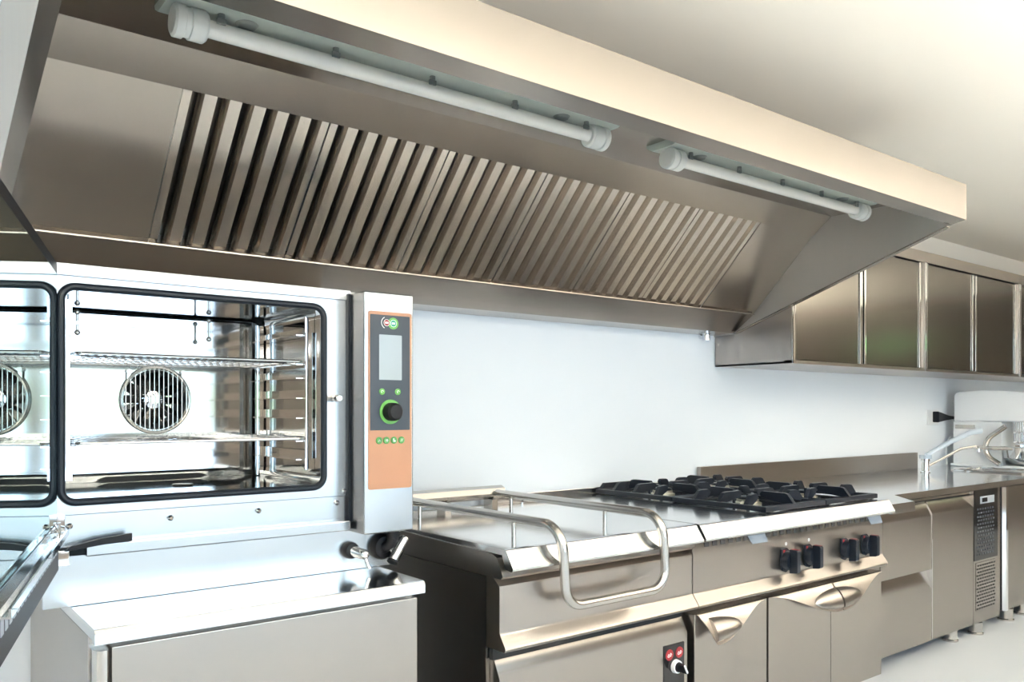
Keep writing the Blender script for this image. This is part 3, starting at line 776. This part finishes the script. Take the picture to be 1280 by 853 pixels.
def vgr(m):
    for r in range(13):
        for c in range(7):
            a = 5.43+c*.036+(.012 if r % 2 else 0); z = .45+r*.0235
            m.box(a, a+.024, 2.2466, 2.2476, z, z+.011)
part('vent', pn, 'slate', vgr)
for x, y in ((5.21, 2.31), (5.50, 2.285), (4.2, 2.31), (5.50, 3.02), (4.2, 3.02)):
    part('leg', fr, 'tubesteel', lambda m: (m.cyl((x, y, FZ+.012), (x, y, .025), .04, seg=24), m.lathe([(0, 0), (.045, 0), (.045, .7), (.04, 1), (0, 1)], (x, y, FZ), (x, y, FZ+.014), 24)))

nx = thing('undercounter_fridge', 'dark fronted steel fridge with bright vertical door edge under the worktop end', 'fridge', (6.4, 2.65, FZ))
part('cabinet_body', nx, 'steel_v', lambda m: m.box(5.80, 7.36, 2.296, 3.12, .03, .863))
part('door', nx, 'steel_v', lambda m: m.prism([(5.84, 2.294), (5.84, 2.262), (5.853, 2.246), (5.885, 2.246), (5.90, 2.255), (7.35, 2.255), (7.35, 2.294)], .045, .852, 'Z'))
part('edge_strip', nx, 'chrome', lambda m: m.prism([(5.838, 2.262), (5.853, 2.243), (5.885, 2.243), (5.902, 2.252), (5.885, 2.2465), (5.853, 2.2465), (5.841, 2.263)], .045, .852, 'Z'))
part('seal', nx, 'rubber', lambda m: m.box(5.81, 5.838, 2.27, 2.2955, .05, .85))
for x, y in ((6.02, 2.31), (6.28, 2.31), (6.02, 3.02), (7.28, 2.31), (7.28, 3.02)):
    part('leg', nx, 'tubesteel', lambda m: (m.cyl((x, y, FZ+.012), (x, y, .03), .045, seg=24), m.lathe([(0, 0), (.05, 0), (.05, .7), (.045, 1), (0, 1)], (x, y, FZ), (x, y, FZ+.014), 24)))

# ------------------------------------------------------------------ wall cabinets
def wallcab(x0):
    W = 1.541; x1 = x0+W-.001; yf = 2.623
    t = thing('wall_cabinet', 'x', 'wall cabinet', ((x0+x1)/2, 2.88, 1.615), 'steel wall cabinets')
    def body(m):
        m.box(x0, x1, yf+.04, 3.145, 1.615, 1.625); m.box(x0, x1, yf, 3.145, 2.40, 2.41); m.box(x0, x1, 3.135, 3.145, 1.625, 2.40)
        m.box(x0, x0+.012, yf, 3.135, 1.615, 2.40); m.box(x1-.012, x1, yf, 3.135, 1.615, 2.40)
        m.box(x0+.012, x1-.012, yf, yf+.012, 2.338, 2.40); m.box(x0+.012, x0+.03, yf, yf+.012, 1.63, 2.338); m.box(x1-.03, x1-.012, yf, yf+.012, 1.63, 2.338)
        m.box(x0, x1, yf, yf+.05, 1.614, 1.632)
    part('carcass', t, 'steel', body)
    for a in (x0, x1-.012): part('edge_trim', t, 'chrome', lambda m: m.box(a, a+.011, yf-.004, yf-.0005, 1.616, 2.338, .001))
    mid = (x0+x1)/2
    def sd(m, a, b, y): m.box(a+.024, b-.03, y, y+.02, 1.636, 2.332, .002)
    for a, b, y in ((x0+.032, mid-.01, yf+.012), (mid+.01, x1-.032, yf+.012)):
        d = part('sliding_door', t, 'cabdoor', lambda m: m.box(a+.004, b-.004, y+.004, y+.022, 1.636, 2.332, .002))
        part('door_edge', d, 'chrome', lambda m: m.box(a, a+.022, y-.004, y+.004, 1.634, 2.334, .003)); part('door_edge', d, 'chrome', lambda m: m.box(b-.030, b, y-.004, y+.004, 1.634, 2.334, .003))
    part('door_gap_shade', t, 'dark', lambda m: m.box(mid-.012, mid+.012, yf+.03, yf+.04, 1.634, 2.334))  # dark strip for the shade in the gap between the doors
    return t
M['cabdoor'] = pmat('cabinet_door_steel', (0.23, 0.212, 0.188), 0.2, 1.0)
wc = wallcab(4.018); wc['label'] = 'steel wall cabinet with two sliding doors, tucked partly behind the hood end'
bl = wc.location
dup(wc, (bl.x+1.541, bl.y, bl.z), 'steel wall cabinet with sliding doors hung above the tap and mixer')
dup(wc, (bl.x+3.082, bl.y, bl.z), 'steel wall cabinet at the right picture edge, only its first strip showing')

# ------------------------------------------------------------------ mixer
mx = thing('stand_mixer', 'white planetary stand mixer with steel bowl on the worktop', 'mixer', (7.1, 2.7, .90))
part('head', mx, 'white', lambda m: m.prism([(3.06, 1.262), (3.06, 1.47), (3.045, 1.495), (3.01, 1.507), (2.85, 1.510), (2.7, 1.504), (2.52, 1.487), (2.38, 1.455), (2.27, 1.40), (2.25, 1.34), (2.25, 1.262)], 6.96, 7.24, 'X', .018, seg=3))
part('column', mx, 'white', lambda m: (m.box(6.97, 7.23, 2.70, 3.07, .91, 1.262, .01), m.box(6.94, 7.26, 2.26, 3.08, .9005, .925, .01)))
part('control_strip', mx, 'tubesteel', lambda m: m.box(6.962, 6.972, 2.90, 3.05, 1.205, 1.235, .003))
part('bowl', mx, 'mirror', lambda m: m.lathe([(0, 0), (.12, 0), (.17, .12), (.215, .4), (.225, 1.0), (.235, 1.0), (.235, .965), (.22, .96), (.21, .4), (.165, .13), (0, .04)], (7.10, 2.52, .926), (7.10, 2.52, 1.075), 36))
part('lift_lever', mx, 'tubesteel', lambda m: m.tube(fillet([(6.93, 2.66, 1.23), (6.92, 2.80, 1.12), (6.92, 2.80, 1.0), (6.92, 2.70, .935)], [.12, .12], 6), .02, 12))
part('bowl_yoke', mx, 'tubesteel', lambda m: m.box(6.89, 6.93, 2.45, 2.86, 1.045, 1.072, .006))
part('agitator', mx, 'tubesteel', lambda m: m.lathe([(0, 0), (.02, 0), (.02, .45), (.05, .5), (.05, 1), (0, 1)], (7.10, 2.50, .99), (7.10, 2.50, 1.264), 20))
def grd(m):
    for z in (1.10, 1.18): m.tube([(7.10+.15*math.cos(2*PI*k/32), 2.50+.16*math.sin(2*PI*k/32), z) for k in range(32)], .005, 6, True)
    for k in range(24):
        a = 2*PI*k/24; m.cyl((7.10+.15*math.cos(a), 2.50+.16*math.sin(a), 1.10), (7.10+.15*math.cos(a), 2.50+.16*math.sin(a), 1.264), .004, seg=6)
part('bowl_guard', mx, 'chrome', grd)

# socket, plug, small wall fittings
so = thing('wall_socket', 'square white wall socket plate beside the mixer', 'socket', (6.76, 3.1415, 1.22))
part('plate', so, 'socket', lambda m: m.box(6.69, 6.87, 3.137, 3.149, 1.235, 1.355, .003))
pl = thing('power_plug', 'black power plug with pale cable pushed into the wall socket', 'plug', (6.80, 3.10, 1.26))
part('plug_body', pl, 'black', lambda m: m.prism([(6.76, 1.255), (6.76, 1.345), (6.80, 1.335), (6.92, 1.312), (7.05, 1.302), (7.05, 1.28), (6.92, 1.274)], 3.085, 3.1365, 'Y', .008, seg=3))
part('cable', pl, 'cable', lambda m: m.tube(fillet([(7.045, 3.11, 1.291), (7.12, 3.11, 1.26), (7.08, 3.11, 1.16), (6.94, 3.11, 1.1), (6.95, 3.11, .91)], [.04, .06, .08], 6), .008, 8))
pf = thing('pipe_fitting', 'small chrome pipe stub on the wall just under the hood end', 'pipe fitting', (3.885, 3.12, 1.77))
part('stub', pf, 'chrome', lambda m: (m.cyl((3.885, 3.149, 1.79), (3.885, 3.10, 1.79), .016), m.cyl((3.885, 3.105, 1.80), (3.885, 3.105, 1.765), .022), m.box(3.85, 3.92, 3.09, 3.12, 1.80, 1.812, .003)))

# unseen uplights added behind the camera as fill light, shining up
def fill_lamp(x, label):
    y = -.85
    t = thing('fill_uplight', label, 'added fill light', (x, y, 1.80), 'added fill uplights over the kitchen aisle')
    part('trough', t, 'white', lambda m: m.prism([(y-.14, 1.86), (y-.06, 1.805), (y+.06, 1.805), (y+.14, 1.86), (y+.135, 1.865), (y+.057, 1.812), (y-.057, 1.812), (y-.135, 1.865)], x-.85, x+.85))
    part('diffuser', t, 'fillglow', lambda m: m.box(x-.83, x+.83, y-.07, y+.07, 1.814, 1.826))
    for dx in (-.6, .6): part('hanger', t, 'tubesteel', lambda m: m.cyl((x+dx, y, 1.826), (x+dx, y, CZ), .005, seg=8))
M['fillglow'] = pmat('fill_diffuser', (0.9, 0.88, 0.84), 0.5, emit=(1.0, 0.955, 0.88), estr=105.0)
for x, w_ in ((-1.2, 'nearest the left wall'), (1.9, 'second from the left wall'), (5.0, 'third from the left wall'), (8.1, 'nearest the far wall')):
    fill_lamp(x, 'long unseen uplight added as fill light over the aisle, '+w_)

# green emergency light on the far right wall (seen only as a glow in the steel doors)
es = thing('emergency_light', 'green lit emergency sign box high on the far wall', 'sign', (10.45, -.1, 2.1))
part('case', es, 'white', lambda m: m.box(10.46, 10.499, -.32, .12, 2.09, 2.31, .006))
part('lit_panel', es, 'signgreen', lambda m: m.box(10.452, 10.46, -.29, .09, 2.115, 2.285))

# ------------------------------------------------------------------ render settings
sc.view_settings.view_transform = 'Standard'; sc.view_settings.look = 'None'; sc.view_settings.gamma = 1.0
sc.view_settings.use_curve_mapping = False; sc.view_settings.exposure = 1.45
cy = sc.cycles
cy.max_bounces = 12; cy.diffuse_bounces = 6; cy.glossy_bounces = 8; cy.transparent_max_bounces = 12
cy.sample_clamp_indirect = 8.0; cy.sample_clamp_direct = 0.0
cy.caustics_reflective = True; cy.blur_glossy = 1.0
